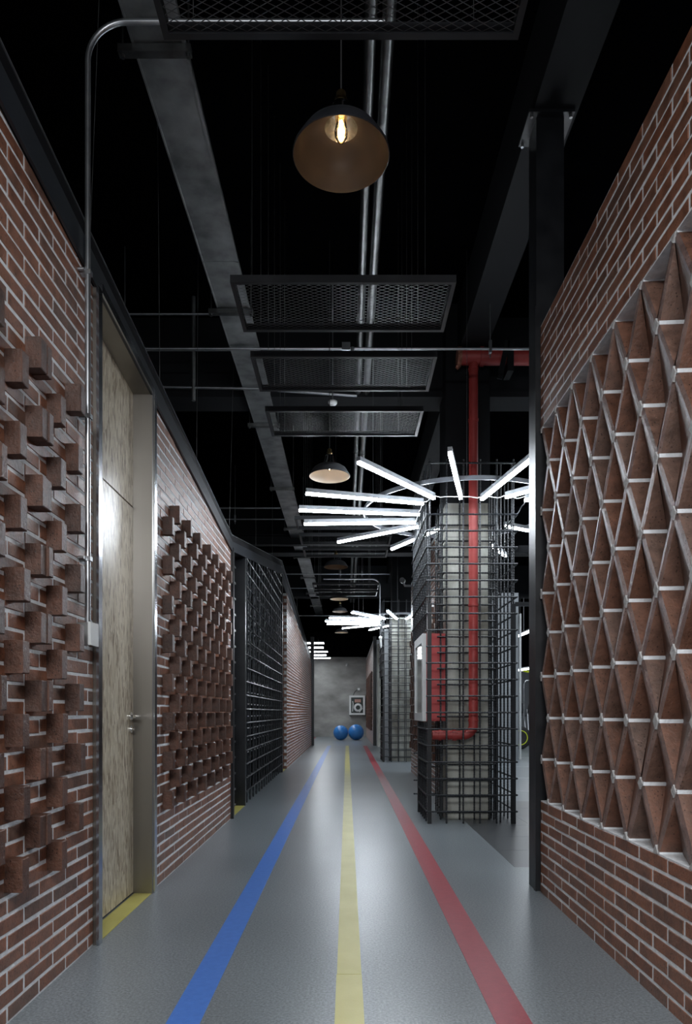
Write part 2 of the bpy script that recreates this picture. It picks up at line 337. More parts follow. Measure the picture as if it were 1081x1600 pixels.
# relief wall on the right
mb = MB(); ZB, ZT, WT = 0.56, 2.837, 3.47
YE = 4.19
mb.box(XR, XR+0.22, -0.4, YE, 0, ZB, 0); mb.box(XR, XR+0.22, -0.4, YE, ZT, WT, 0); mb.box(XR+0.125, XR+0.22, -0.4, YE, ZB, ZT, 2)
wall_bricks(mb, XR, -1, -0.4, YE, -0.012, ZB+0.003, mi=1, phase=0.18)
wall_bricks(mb, XR, -1, -0.4, YE, ZT, WT+0.01, mi=1, phase=0.02)
wr = struct(mb.build('wall_right', [M['mortar'], M['brick'], M['brickdark']]), 'near brick wall on the right with a band of diamond relief')
rl = MB(); a_, b_, s_, dd = 0.141, 0.253, 0.85, 0.090
for i in range(10):
    zc = ZB + b_*i
    # node positions at this row; rhombus centres lie half way between
    first = 4.176 - (0 if i % 2 else a_)
    yc = first - a_ + 2*a_
    while yc > -0.2:
        jd = U(-0.006, 0.006)
        Mp = (XR+dd+jd, min(yc+a_*s_-0.006, YE-0.004), zc)
        for sy in (1, -1):
            if sy == 1 and yc + 0.02 > YE: continue
            if yc > YE: continue
            for sz in (1, -1):
                if (i == 0 and sz < 0) or (i == 9 and sz > 0): continue
                O1 = (XR, yc+sy*a_, zc); O2 = (XR, yc, zc+sz*b_)
                if sy == 1 and yc+a_ > YE+0.01: O1 = (XR, YE, zc); 
                j1 = U(0, 0.006)
                I1 = (XR+0.001+j1, yc+sy*(abs(O1[1]-yc))*s_, zc); I2 = (XR+0.001+j1, yc, zc+sz*b_*s_)
                q = [O1, O2, I2, I1]; t = [I1, I2, Mp]
                if sy*sz > 0: q.reverse(); t.reverse()
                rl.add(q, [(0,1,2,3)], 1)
                # recess face split in two pieces to keep the arris crisp
                rl.add(t, [(0,1,2)], 0)
            # horizontal mortar joint in the recess
            I1 = Vector((XR-0.001, yc+min(a_, YE-yc)*s_-0.004, zc)); mm = Vector(Mp) + Vector((0, -0.005, 0))
            if sy < 0: continue
            h = 0.0075; k0 = -1 if i > 0 else 0; k1 = 1 if i < 9 else 0
            P = [I1+Vector((0,0,k0*h)), mm+Vector((0,0,k0*h)), mm+Vector((0,0,k1*h)), I1+Vector((0,0,k1*h))]
            if sy < 0: P.reverse()
            rl.add(P, [(0,1,2,3)], 2)
            Q = [p+Vector((0.02,0,0)) for p in (P if sy > 0 else list(reversed(P)))]; Pn = (P if sy > 0 else list(reversed(P)))
            Q = [p+Vector((0,0.012,0)) for p in Pn]; rl.add([Pn[3], Pn[2], Q[2], Q[3]], [(0,1,2,3)], 2); rl.add([Pn[0], Pn[1], Q[1], Q[0]], [(3,2,1,0)], 2)
        yc -= 2*a_
    yn = first
    while yn > -0.2:     # mortar pads at the nodes
        w_, h_ = U(0.017, 0.022), U(0.024, 0.032); x = XR-0.004-U(0, 0.003)
        tp = [(x, yn+w_, zc), (x, yn, zc+h_), (x, yn-w_, zc), (x, yn, zc-h_)]
        if yn+w_ > YE: tp[0] = (x, YE, zc)
        if i == 0: tp[3] = (x, yn, zc-0.002)
        if i == 9: tp[1] = (x, yn, zc+0.002)
        bt = [(XR+0.01, p[1], p[2]) for p in tp]
        rl.add(tp+bt, [(3,2,1,0), (0,1,5,4), (1,2,6,5), (2,3,7,6), (3,0,4,7)], 3)
        yn -= 2*a_
rl.build('diamond_relief', [M['relief'], M['edge'], M['mortar'], M['mortar_old']], wr)

# far left wall, its stepped end, and the black panel behind the grid
zr2 = lambda Y: 3.45 - 0.075*(Y-13.1)
mb = MB(); x0 = XL-0.22; XF = -1.175
mb.hexa([(x0,13.3,0),(XF,13.3,0),(XF,22.55,0),(x0,22.55,0),(x0,13.3,3.42),(XF,13.3,3.42),(XF,22.55,2.74),(x0,22.55,2.74)], 0)
wall_bricks(mb, XF, 1, 13.3, 22.55, 0.0, lambda y: zr2(y), mi=1)
z = 0.006; k = 0
while z < 3.33:            # end of the wall: stretcher ends stepping in and out
    mb.box(-1.34, XF+0.006-(0.055 if k % 2 else 0.0), 13.22+(0.0 if k % 2 else 0.03), 13.32, z, z+0.052, 1); z += 0.0635; k += 1
struct(mb.build('wall_left_far', [M['mortar'], M['brick']]), 'far brick wall on the left past the black grid')
mb = MB(); mb.hexa([(-1.5,7.0,0),(-1.42,7.0,0),(-1.42,13.3,0),(-1.5,13.3,0),(-1.5,7.0,2.85),(-1.42,7.0,2.85),(-1.42,13.3,3.55),(-1.5,13.3,3.55)])

struct(mb.build('wall_left_recess', M['black']), 'black panelled wall behind the grid')
# mid right wall
mb = MB(); XM = 1.18
mb.box(XM, XM+0.2, 8.45, 12.55, 0, 3.47, 0); wall_bricks(mb, XM, -1, 8.45, 12.55, 0, 3.48, mi=1)
o = struct(mb.build('wall_right_middle', [M['mortar'], M['brick']]), 'brick wall between the two caged columns')
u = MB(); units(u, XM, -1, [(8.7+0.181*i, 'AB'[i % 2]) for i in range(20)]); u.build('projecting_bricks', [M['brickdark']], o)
mb = MB(); mb.box(0.87, 1.07, 22.65, 30.9, 0, 3.5, 0); wall_bricks(mb, 0.87, -1, 22.65, 30.9, 0, 3.48, mi=1)
o = struct(mb.build('wall_right_far', [M['mortar'], M['brick']]), 'farthest brick wall on the right beside the exercise balls')
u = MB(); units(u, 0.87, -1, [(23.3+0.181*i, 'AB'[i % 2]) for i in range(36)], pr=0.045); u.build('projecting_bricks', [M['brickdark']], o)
# end wall
mb = MB(); mb.box(-4.5, 1.1, 30.9, 31.1, 0, 3.6, 0); struct(mb.build('wall_back', M['cement']), 'grey cement wall closing the corridor')
mb = MB(); mb.box(-4.6, 1.1, 31.1, 31.2, 0, 5.3); struct(mb.build('wall_back_upper', M['black']))
mb = MB(); mb.box(-4.6, -4.5, 22.4, 31.1, 0, 5.3); struct(mb.build('wall_lobby_left', M['cement']))
# enclosing hall
mb = MB(); mb.box(-4.5, -4.4, -4, 22.4, 0, 5.3); struct(mb.build('wall_hall_left', M['black']))
mb = MB(); mb.box(1.1, 12, 31.2, 31.4, 0, 5.3); struct(mb.build('wall_gym_back', M['blackbeam']))
mb = MB(); mb.box(12, 12.2, -4, 31.4, 0, 5.3); struct(mb.build('wall_gym_right', M['blackbeam']))
mb = MB(); mb.box(-4.5, 12, -4, 31.4, 5.3, 5.45); struct(mb.build('ceiling', M['black']))
mb = MB(); mb.box(-4.5, 1.4, 22.7, 30.9, 3.6, 3.75); struct(mb.build('ceiling_lobby', M['black']))

# ------------------------------------------------------------------ floor
mb = MB(); mb.box(-4.5, 1.19, -4, 31, -0.1, 0); mb.box(1.19, 12.0, -4, 4.85, -0.1, 0)
struct(mb.build('floor', M['floor']))
mb = MB()
for i in range(18):
    for k in range(7):
        x = 1.192+0.6*i; y = 4.852+0.6*k
        if y < 7.9: mb.box(x, x+0.598, y, y+0.598, -0.1, -0.0005)
struct(mb.build('floor_tiles', M['tile']), 'dark stone tiles beside the caged column')
mb = MB(); mb.box(1.19, 12.0, 8.452, 31.2, -0.1, -0.0005); struct(mb.build('floor_gym', M['gymfloor']))
mb = MB()
for y in (8.6+0.9, 11.4, 13.8, 16.5): mb.box(1.5, 10, y, y+0.035, 0, 0.002)
for x in (3.4,): mb.bar((x, 9.1, 0.001), (x+4.5, 15, 0.001), 0.03, 0.002)
struct(mb.build('trim_court_lines', M['white']), 'thin white court lines on the gym floor')
def strip(name, m, segs, label):
    mb = MB()
    for (x0, x1, y0, y1, z) in segs: mb.box(x0, x1, y0, y1, 0.0002, z)
    return tag(mb.build(name, m), label, 'floor stripe', 'coloured floor stripes')
strip('floor_stripe', M['blue_vinyl'], [(-0.64, -0.52, -1.0, 10.2, 0.0020), (-0.64, -0.52, 10.204, 22.4, 0.0020)], 'blue vinyl stripe running down the left side of the grey corridor floor')
strip('floor_stripe', M['yellow_vinyl'], [(-0.044, 0.062, -1.0, 2.86, 0.0022), (-0.042, 0.061, 2.865, 22.4, 0.0018)], 'yellow vinyl stripe running down the middle of the grey corridor floor')
strip('floor_stripe', M['red_vinyl'], [(0.527, 0.655, -1.0, 22.4, 0.0020)], 'red vinyl stripe running down the right side of the grey corridor floor')
def thresh(x0, x1, y0, y1, label):
    mb = MB(); mb.box(x0, x1, y0, y1, 0.0002, 0.004); tag(mb.build('floor_threshold', M['yellow_vinyl']), label, 'threshold')
thresh(-1.288, -1.185, 3.27, 4.135, 'yellow floor strip under the strand board door')
thresh(-1.40, -1.20, 7.22, 8.08, 'small yellow floor strip in the gap before the black grid')
thresh(-1.35, -1.19, 12.62, 13.2, 'tiny yellow floor strip before the far brick wall on the left')
mb = MB(); mb.box(-2.2, -1.36, 25.5, 30.2, 0.0002, 0.003); tag(mb.build('floor_mat', M['red_vinyl']), 'red floor patch at the far left in front of the cement wall', 'floor mat')

# ------------------------------------------------------------------ folded beam on top of the left wall
def beam_seg(mb, y0, y1, l0, l1, u0, u1, xf=-1.10):
    xb = -1.46; d = 0.03
    mb.hexa([(xb,y0,l0),(xf,y0,l0),(xf,y1,l1),(xb,y1,l1),(xb,y0,u0),(xf,y0,u0),(xf,y1,u1),(xb,y1,u1)])
mb = MB()
lo = lambda Y: 3.40-0.09*Y
up = lambda Y: 3.63-0.10*Y
segs = [(-0.4, 7.04, lo(-0.4), lo(7.04), up(-0.4), up(7.04)), (7.04, 12.45, lo(7.04)+0.0, 3.62, up(7.04), 3.86), (12.45, 22.6, 3.48, 2.74, 3.86, 2.95)]
for s in segs: beam_seg(mb, *s, xf=-1.188)
bo = empty('folded_beam', (-1.2, 7.04, 2.77), 'long black steel beam folding up and down along the top of the left brick walls', 'beam')
ob = mb.build('beam_body', M['beamblack'], bo); ob.location = (1.2, -7.04, -2.77)
mb = MB()
for (y0, y1, l0, l1, u0, u1) in segs:
    f0 = (u0-l0)*0.6; f1 = (u1-l1)*0.6
    mb.hexa([(-1.190,y0,l0-0.004),(-1.178,y0,l0-0.004),(-1.178,y1,l1-0.004),(-1.190,y1,l1-0.004),(-1.190,y0,l0+f0),(-1.178,y0,l0+f0),(-1.178,y1,l1+f1),(-1.190,y1,l1+f1)])
ob = mb.build('lower_flange', M['flange'], bo); ob.location = (1.2, -7.04, -2.77)
mb = MB()
for (y0, y1, l0, l1, u0, u1) in segs:
    mb.bar((-1.186, y0, u0+0.004), (-1.186, y1, u1+0.004), 0.006, 0.006)
ob = mb.build('edge_strip', M['conduit'], bo); ob.location = (1.2, -7.04, -2.77)
def wire(a, b, label, r=0.0018, m='pipesteel', group='thin hanger wires above the folded beam'):
    mb = MB(); mb.tube([a, b], r, 5); return tag(mb.build('hanger_wire', M[m]), label, 'wire', group)
wl = ['nearest hanger wire, rising beside the vertical conduit above the door', 'hanger wire rising from the black beam above the far edge of the door',
      'hanger wire rising from the black beam above the projecting brick block', 'hanger wire rising where the black beam folds upward',
      'hanger wire above the middle of the black wall grid', 'farthest hanger wire, above the far part of the wall grid']
for i, (ya, xt, yt) in enumerate(((3.19, -1.05, 3.0), (4.38, -1.17, 4.2), (5.45, -1.15, 5.3), (6.96, -1.12, 6.85), (9.0, -1.2, 9.0), (11.0, -1.2, 11))):
    zt = up(ya) if ya < 7.04 else 2.93+(ya-7.04)*0.172
    wire((-1.20, ya, zt), (xt, yt, 5.3), wl[i])

# ------------------------------------------------------------------ door in the left wall
dr = empty('door_1', (-1.3, 3.7, 0)); struct(dr, 'tall strand board door with stainless frame in the left brick wall')
def loc_build(mb, name, m, parent):
    o = mb.build(name, m, parent); p = parent
    t = Vector((0,0,0))
    while p: t += p.location; p = p.parent
    o.location = -t; return o
mb = MB(); mb.box(-1.335, -1.295, 3.275, 4.135, 0.012, 2.335); lf = loc_build(mb, 'door_leaf', M['osb'], dr)
mb = MB(); mb.hexa([(-1.335,3.275,2.345),(-1.295,3.275,2.345),(-1.295,4.135,2.345),(-1.335,4.135,2.345),(-1.335,3.275,3.10),(-1.295,3.275,3.10),(-1.295,4.135,3.03),(-1.335,4.135,3.03)])
loc_build(mb, 'transom_panel', M['osb'], dr)
mb = MB()
mb.box(-1.36, -1.180, 4.137, 4.19, 0, 3.03)
mb.box(-1.36, -1.1801, 3.222, 3.272, 0, 3.11)
mb.hexa([(-1.36,3.272,3.105),(-1.18,3.272,3.105),(-1.18,4.137,3.027),(-1.36,4.137,3.027),(-1.36,3.272,3.13),(-1.18,3.272,3.13),(-1.18,4.137,3.05),(-1.36,4.137,3.05)])
loc_build(mb, 'door_frame', M['stainless'], dr)
mb = MB()
mb.box(-1.180, -1.168, 4.150, 4.20, 0, 3.03); mb.box(-1.180, -1.168, 3.215, 3.262, 0, 3.11)
mb.hexa([(-1.18,3.262,3.105),(-1.168,3.262,3.105),(-1.168,4.15,3.027),(-1.18,4.15,3.027),(-1.18,3.262,3.15),(-1.168,3.262,3.15),(-1.168,4.15,3.07),(-1.18,4.15,3.07)])
loc_build(mb, 'frame_edge_trim', M['trimsteel'], dr)
mb = MB(); mb.tube([(-1.294, 4.075, 1.075), (-1.286, 4.075, 1.075)], 0.026, 18); mb.tube([(-1.294, 4.075, 1.075), (-1.238, 4.075, 1.075), (-1.234, 4.06, 1.075), (-1.234, 3.96, 1.075)], 0.0095, 10)
loc_build(mb, 'door_handle', M['chrome'], dr)
mb = MB(); mb.tube([(-1.295, 4.075, 1.0), (-1.286, 4.075, 1.0)], 0.022, 16); mb.tube([(-1.286, 4.075, 1.0), (-1.27, 4.075, 1.0)], 0.009, 10)
loc_build(mb, 'key_cylinder', M['chrome'], dr)
mb = MB(); mb.box(-1.33, -1.305, 3.275, 4.135, 0.0, 0.012); loc_build(mb, 'door_sill', M['rubber'], dr)
# wall body behind the door
mb = MB(); mb.box(-1.42, -1.36, 3.22, 4.19, 0, 3.4); mb.hexa([(-1.36,3.22,3.14),(-1.2,3.22,3.14),(-1.2,4.19,3.06),(-1.36,4.19,3.06),(-1.36,3.22,3.25),(-1.2,3.22,3.25),(-1.2,4.19,3.15),(-1.36,4.19,3.15)])
struct(mb.build('wall_left_lintel', M['steel']))

# conduit and light switch
cd = empty('wall_conduit', (-1.165, 3.07, 1.5), 'zinc conduit climbing the near left brick wall and bending across under the ceiling', 'conduit')
pts = [(-1.165, 3.07, 1.50), (-1.165, 3.07, 4.03)]
for k in range(1, 10):
    a = PI/2*k/10; pts.append((-1.165+0.175*(1-math.cos(a)), 3.07, 4.03+0.175*math.sin(a)))
pts += [(-0.99, 3.07, 4.205), (0.17, 3.07, 4.205)]
mb = MB(); mb.tube(pts, 0.0125, 14); loc_build(mb, 'pipe', M['conduit'], cd)
for z in (1.79, 2.43, 3.075):
    mb = MB(); mb.box(-1.20, -1.148, 3.055, 3.085, z-0.01, z+0.01); mb.tube([(-1.2, 3.04, z), (-1.17, 3.04, z)], 0.007, 8); loc_build(mb, 'pipe_clamp', M['conduit'], cd)
sw = empty('light_switch', (-1.2, 3.08, 1.45), 'white square light switch box at the foot of the conduit beside the door', 'switch')
mb = MB(); mb.box(-1.20, -1.150, 3.035, 3.125, 1.405, 1.50); loc_build(mb, 'switch_box', M['galv'], sw)
mb = MB(); mb.box(-1.150, -1.138, 3.03, 3.13, 1.40, 1.503); loc_build(mb, 'switch_plate', M['white'], sw)

# ------------------------------------------------------------------ black opening, jamb and grid on the left
mb = MB(); mb.box(-1.42, -1.17, 7.045, 7.09, 0, 2.80); mb.box(-1.42, -1.19, 7.09, 7.22, 0, 2.78)
o = tag(mb.build('opening_jamb', M['steel']), 'dark steel jamb closing the end of the projecting brick wall', 'door jamb')
mb = MB()
for k in range(16): mb.box(-1.19, -1.17, 7.10, 7.19, 0.12+0.166*k, 0.14+0.166*k)
mb.build('jamb_rung', M['steel'], o)
mb = MB(); mb.box(-1.42, -1.195, 8.02, 8.09, 0, 2.95); tag(mb.build('grid_post', M['steel']), 'broad black post at the near end of the wall grid', 'post')
gr = empty('wall_grid', (-1.2, 8.1, 0), 'black rebar grid standing against the left wall between the two brick walls', 'grid')
ztop = lambda Y: 2.77+(Y-7.04)*0.157
f1 = MB(); f2 = MB()
y = 8.16
while y < 12.45: f1.rebar((-1.200, y, 0.02), (-1.200, y, ztop(y)+0.03), 0.010, 0.03); y += 0.29
y = 8.22
while y < 12.45: f2.rebar((-1.37, y, 0.02), (-1.37, y, ztop(y)+0.03), 0.010, 0.03, 5); y += 0.21
z = 0.16
while z < 3.6:
    ys = max(8.1, 7.04+(z-2.77)/0.157) if z > 2.77 else 8.1
    f1.rebar((-1.196, ys, z), (-1.196, 12.5, z), 0.009, 0.03); f2.rebar((-1.36, ys, z+0.07), (-1.36, 12.5, z+0.07), 0.009, 0.03, 5); z += 0.163
loc_build(f1, 'front_bars', M['rebar'], gr); loc_build(f2, 'back_bars', M['rebar'], gr)
mb = MB(); mb.box(-1.42, -1.18, 12.5, 12.58, 0, 3.62); loc_build(mb, 'end_post', M['steel'], gr)

# ------------------------------------------------------------------ black steel posts
pt = empty('steel_post', (1.25, 4.3, 0), 'tall black steel post at the end of the diamond relief wall', 'post')
mb = MB(); mb.box(1.165, 1.335, 4.20, 4.37, 0, 4.76); loc_build(mb, 'post_shaft', M['steel'], pt)
mb = MB(); mb.box(1.11, 1.39, 4.16, 4.42, 4.76, 4.779); loc_build(mb, 'cap_plate', M['steel'], pt)
mb = MB()
for (x, y) in ((1.13,4.18),(1.37,4.18),(1.13,4.40),(1.37,4.40)):
    mb = MB(); mb.tube([(x,y,4.74),(x,y,4.762)], 0.01, 6); loc_build(mb, 'cap_bolt', M['galv'], pt)
mb = MB(); mb.box(1.158, 1.165, 4.195, 4.235, 0, 3.6); loc_build(mb, 'edge_angle', M['steel'], pt)
mb = MB(); mb.box(-1.21, -1.09, 22.58, 22.70, 0, 3.6); tag(mb.build('steel_post', M['steel']), 'black post at the far end of the left brick wall', 'post')
mb = MB(); mb.box(0.865, 0.975, 22.45, 22.62, 0, 3.6); tag(mb.build('steel_post', M['steel']), 'black post at the near end of the farthest right brick wall', 'post')
mb = MB(); mb.box(0.985, 1.08, 21.9, 22.4, 0, 3.3); tag(mb.build('door_frame', M['concrete']), 'pale grey door frame behind the second caged column', 'door frame')

# ------------------------------------------------------------------ ceiling beams, tray, pipes
def cbeam(x0, x1, y0, y1, z0, z1, label, m='blackbeam'):
    mb = MB(); mb.box(x0, x1, y0, y1, z0, z1); struct(mb.build('trim_beam', M[m]), label)
mb = MB(); mb.box(1.14, 1.413, -3.9, 31.1, 4.78, 5.3); struct(mb.build('trim_1', M['greybeam']), 'long grey painted beam above the right wall')
mb = MB(); mb.box(1.55, 1.62, -3.9, 4.2, 3.78, 3.84); mb.box(1.45, 1.5, -3.9, 4.2, 3.6, 3.64); struct(mb.build('trim_2', M['steel']), 'slim black rails above the relief wall')
for i, (y, z0, m) in enumerate(((7.25, 4.45, 'blackbeam'), (13.9, 4.35, 'blackbeam'), (19.5, 4.4, 'blackbeam'))):
    mb = MB(); mb.box(-4.4, 12, y, y+0.35, z0, 5.29); struct(mb.build('trim_%d' % (i+3), M[m]), 'black cross beam')
# I beam with visible flanges
mb = MB(); mb.box(-4.4, 3.0, 12.85, 13.0, 4.26, 4.29); mb.box(-4.4, 3.0, 12.85, 13.0, 4.43, 4.46); mb.box(-4.4, 3.0, 12.915, 12.935, 4.29, 4.43)
struct(mb.build('trim_6', M['blackbeam']), 'black flanged cross beam')
ty = empty('cable_tray', (-0.93, 10, 4.4), 'wide galvanised cable tray running the length of the black ceiling', 'cable tray')
mb = MB(); y = -1.0
while y < 22:
    y2 = y+1.995
    mb.box(-1.054, -0.815, y, y2, 4.40, 4.402, 0); mb.box(-1.056, -1.052, y, y2, 4.40, 4.50, 0); mb.box(-0.817, -0.813, y, y2, 4.40, 4.50, 0)
    mb.box(-0.813, -0.795, y, y2, 4.395, 4.40, 0); mb.box(-1.06, -1.05, y, y2, 4.396, 4.402, 0)
    mb.box(-1.054, -0.815, y, y2, 4.50, 4.503, 0)
    y += 2.0
loc_build(mb, 'tray_body', M['galv'], ty)
for k in range(9):
    y = 3.38+2.205*k
    mb = MB(); mb.box(-1.13, -0.77, y-0.02, y+0.02, 4.355, 4.394)
    for x in (-1.11, -0.785): mb.tube([(x, y, 4.34), (x, y, 5.3)], 0.005, 6); mb.tube([(x, y, 4.34), (x, y, 4.36)], 0.011, 6)
    loc_build(mb, 'tray_bracket', M['pipesteel'], ty)
for (x, r, lab) in ((0.118, 0.030, 'left of the two parallel galvanised pipes running along the ceiling centre'), (0.205, 0.034, 'right of the two parallel galvanised pipes running along the ceiling centre')):
    pr = empty('ceiling_pipe', (x, 10, 4.5), lab, 'pipe')
    mb = MB(); mb.tube([(x, -1, 4.5), (x, 21, 4.5)], r, 14); loc_build(mb, 'pipe_run', M['pipesteel'], pr)
    y = 2.9 + (0.05 if x > 0.15 else 0)
    while y < 20:
        mb = MB(); mb.tube([(x, y-0.03, 4.5), (x, y+0.03, 4.5)], r+0.006, 14); loc_build(mb, 'pipe_coupling', M['pipesteel'], pr); y += 3.0
def cross(y, z, x0, x1, r, label, hang=(), m='conduit'):
    e = empty('cross_conduit', (x0, y, z), label, 'conduit')
    mb = MB(); mb.tube([(x0, y, z), (x1, y, z)], r, 10); loc_build(mb, 'pipe', M[m], e)
    for hx in hang:
        mb = MB(); mb.tube([(hx, y, z-0.08), (hx, y, 5.3)], 0.005, 6); mb.box(hx-0.012, hx+0.012, y-0.02, y+0.02, z-0.04, z+0.07); loc_build(mb, 'hanger', M['conduit'], e)
    return e
e = cross(6.15, 4.375, -3.0, 3.2, 0.0125, 'zinc conduit crossing the ceiling between the first two whole mesh panels', hang=(1.29, -2.0))
mb = MB(); mb.box(-0.045, 0.03, 6.12, 6.18, 4.35, 4.42); mb.tube([(0.05, 6.15, 4.385), (0.05, 6.15, 4.345)], 0.02, 10); loc_build(mb, 'junction_box', M['conduit'], e)
e = empty('cross_conduit', (-2, 6.9, 4.45), 'zinc conduit sloping across the ceiling behind the second whole mesh panel', 'conduit')
mb = MB(); mb.tube([(-2.6, 6.9, 4.40), (-0.95, 6.9, 4.372), (0.1, 6.9, 4.30)], 0.014, 10); loc_build(mb, 'pipe', M['conduit'], e)
mb = MB(); mb.tube([(-1.55, 6.9, 4.25), (-1.55, 6.9, 5.3)], 0.02, 8); loc_build(mb, 'hanger', M['galv'], e)
cross(6.0, 4.6, -2.6, -1.075, 0.009, 'upper of two thin conduits left of the cable tray above the door')
cross(6.6, 4.6, -2.6, -1.075, 0.009, 'lower of two thin conduits left of the cable tray above the door')
cross(10.9, 4.36, -2.4, -1.06, 0.011, 'thin conduit left of the tray above the projecting brick wall')
cross(11.6, 4.38, -2.4, -1.06, 0.009, 'second thin conduit left of the tray above the projecting brick wall', hang=(-1.9,))
cross(15.9, 4.32, -2.4, 1.0, 0.014, 'conduit crossing the ceiling ahead of the far mesh panels', hang=(-0.15, 0.35))
cross(17.6, 4.30, -2.4, 0.6, 0.012, 'conduit crossing the ceiling above the second starburst light', hang=(-0.2,))
cross(20.5, 4.0, -2.4, 0.5, 0.012, 'farthest conduit crossing the ceiling before the cement wall', hang=(-1.5, 0.2))
e = empty('bent_conduit', (0.7, 14.6, 4.0), 'zinc conduit bending down towards the second caged column', 'conduit')
pts = [(-0.5, 14.6, 3.95), (0.55, 14.6, 3.95)] + [(0.55+0.15*math.sin(PI/2*k/6), 14.6, 3.95-0.15*(1-math.cos(PI/2*k/6))) for k in range(1, 7)] + [(0.70, 14.6, 3.1)]
mb = MB(); mb.tube(pts, 0.016, 10); loc_build(mb, 'pipe', M['conduit'], e)
mb = MB(); mb.tube([(0.1, 14.6, 3.95), (0.1, 14.6, 5.3)], 0.006, 6); loc_build(mb, 'hanger', M['conduit'], e)
# smoke detector and strip light
e = empty('smoke_detector', (-0.165, 5.9, 4.0), 'small round white detector hanging between the second and third whole mesh panels', 'detector')
e.location = (-0.14, 6.7, 4.12)
mb = MB(); mb.lathe([(0.0, 0), (0.035, 0.0), (0.045, 0.015), (0.045, 0.03), (0.0, 0.034)], 20); mb.build('detector_head', M['white'], e)
mb = MB(); mb.tube([(0, 0, 0.03), (0, 0, 1.18)], 0.006, 6); mb.build('stem', M['conduit'], e)
e = empty('strip_light', (1.8, 8.0, 4.68), 'unlit white strip light high behind the red pipe', 'strip light')
mb = MB(); mb.box(1.81, 3.0, 7.98, 8.02, 4.67, 4.71); loc_build(mb, 'housing', M['white'], e)
for hx in (1.86, 2.7):
    mb = MB(); mb.tube([(hx, 8.0, 4.7), (hx, 8.0, 5.3)], 0.004, 5); loc_build(mb, 'hanger', M['conduit'], e)

# ------------------------------------------------------------------ hanging expanded-metal panels
def mesh_panel():
    root = empty('mesh_panel', (0, 0, 0)); W, D = 1.2, 0.475
    fr = MB(); t = 0.022; h = 0.04
    fr.box(-W/2, W/2, 0, t, -0.0, h); fr.box(-W/2, W/2, D-t, D, 0, h); fr.box(-W/2, -W/2+t, t, D-t, 0, h); fr.box(W/2-t, W/2, t, D-t, 0, h)
    fr.build('frame', M['steel'], root)
    g = MB(); px, py = 0.052, 0.026; nx = int((W-2*t)/px); ny = int((D-2*t)/py); ox = -W/2+t; oy = t
    px = (W-2*t)/nx; py = (D-2*t)/ny
    for j in range(ny):
        for i in range(nx):
            x = ox+i*px; y = oy+j*py
            for (a, b) in (((x, y), (x+px/2, y+py/2)), ((x+px/2, y+py/2), (x+px, y)), ((x, y+py), (x+px/2, y+py/2)), ((x+px/2, y+py/2), (x+px, y+py))):
                zt = 0.010
                g.add([(a[0], a[1]-0.0022, 0.006), (b[0], b[1]-0.0022, 0.006), (b[0], b[1]+0.0022, 0.007), (a[0], a[1]+0.0022, 0.007)], [(0,1,2,3)], 0)
    g.build('expanded_metal', M['meshmetal'], root)
    for (x, y) in ((-0.49, 0.05), (0.44, 0.05), (-0.49, D-0.05), (0.44, D-0.05)):
        wv = MB(); wv.tube([(x, y, h*0.5), (x, y, 5.3-3.38)], 0.0015, 5); wv.build('suspension_wire', M['pipesteel'], root)
    return root
proto = mesh_panel()
labs = [(1.84, 'black framed mesh panel hanging nearest, cut off by the top of the photo'),
        (3.62, 'first whole mesh panel hanging beyond the nearest pendant lamp'),
        (4.38, 'second whole mesh panel, middle of the three beyond the nearest pendant lamp'),
        (5.17, 'brightly lit mesh panel hanging just before the grey pendant lamp'),
        (8.05, 'dark mesh panel behind the left tips of the near starburst light'),
        (8.82, 'dark mesh panel second behind the near starburst light'),
        (9.58, 'dark mesh panel hanging just before the third pendant lamp'),
        (12.2, 'mesh panel beyond the third pendant lamp, upper of the far pair'),
        (12.93, 'mesh panel just before the fourth pendant lamp, lower of the far pair')]
for i, (y, lab) in enumerate(labs):
    o = proto if i == 0 else copy_tree(proto)
    o.location = (-0.02, y, 3.38); tag(o, lab, 'ceiling panel', 'hanging mesh panels')

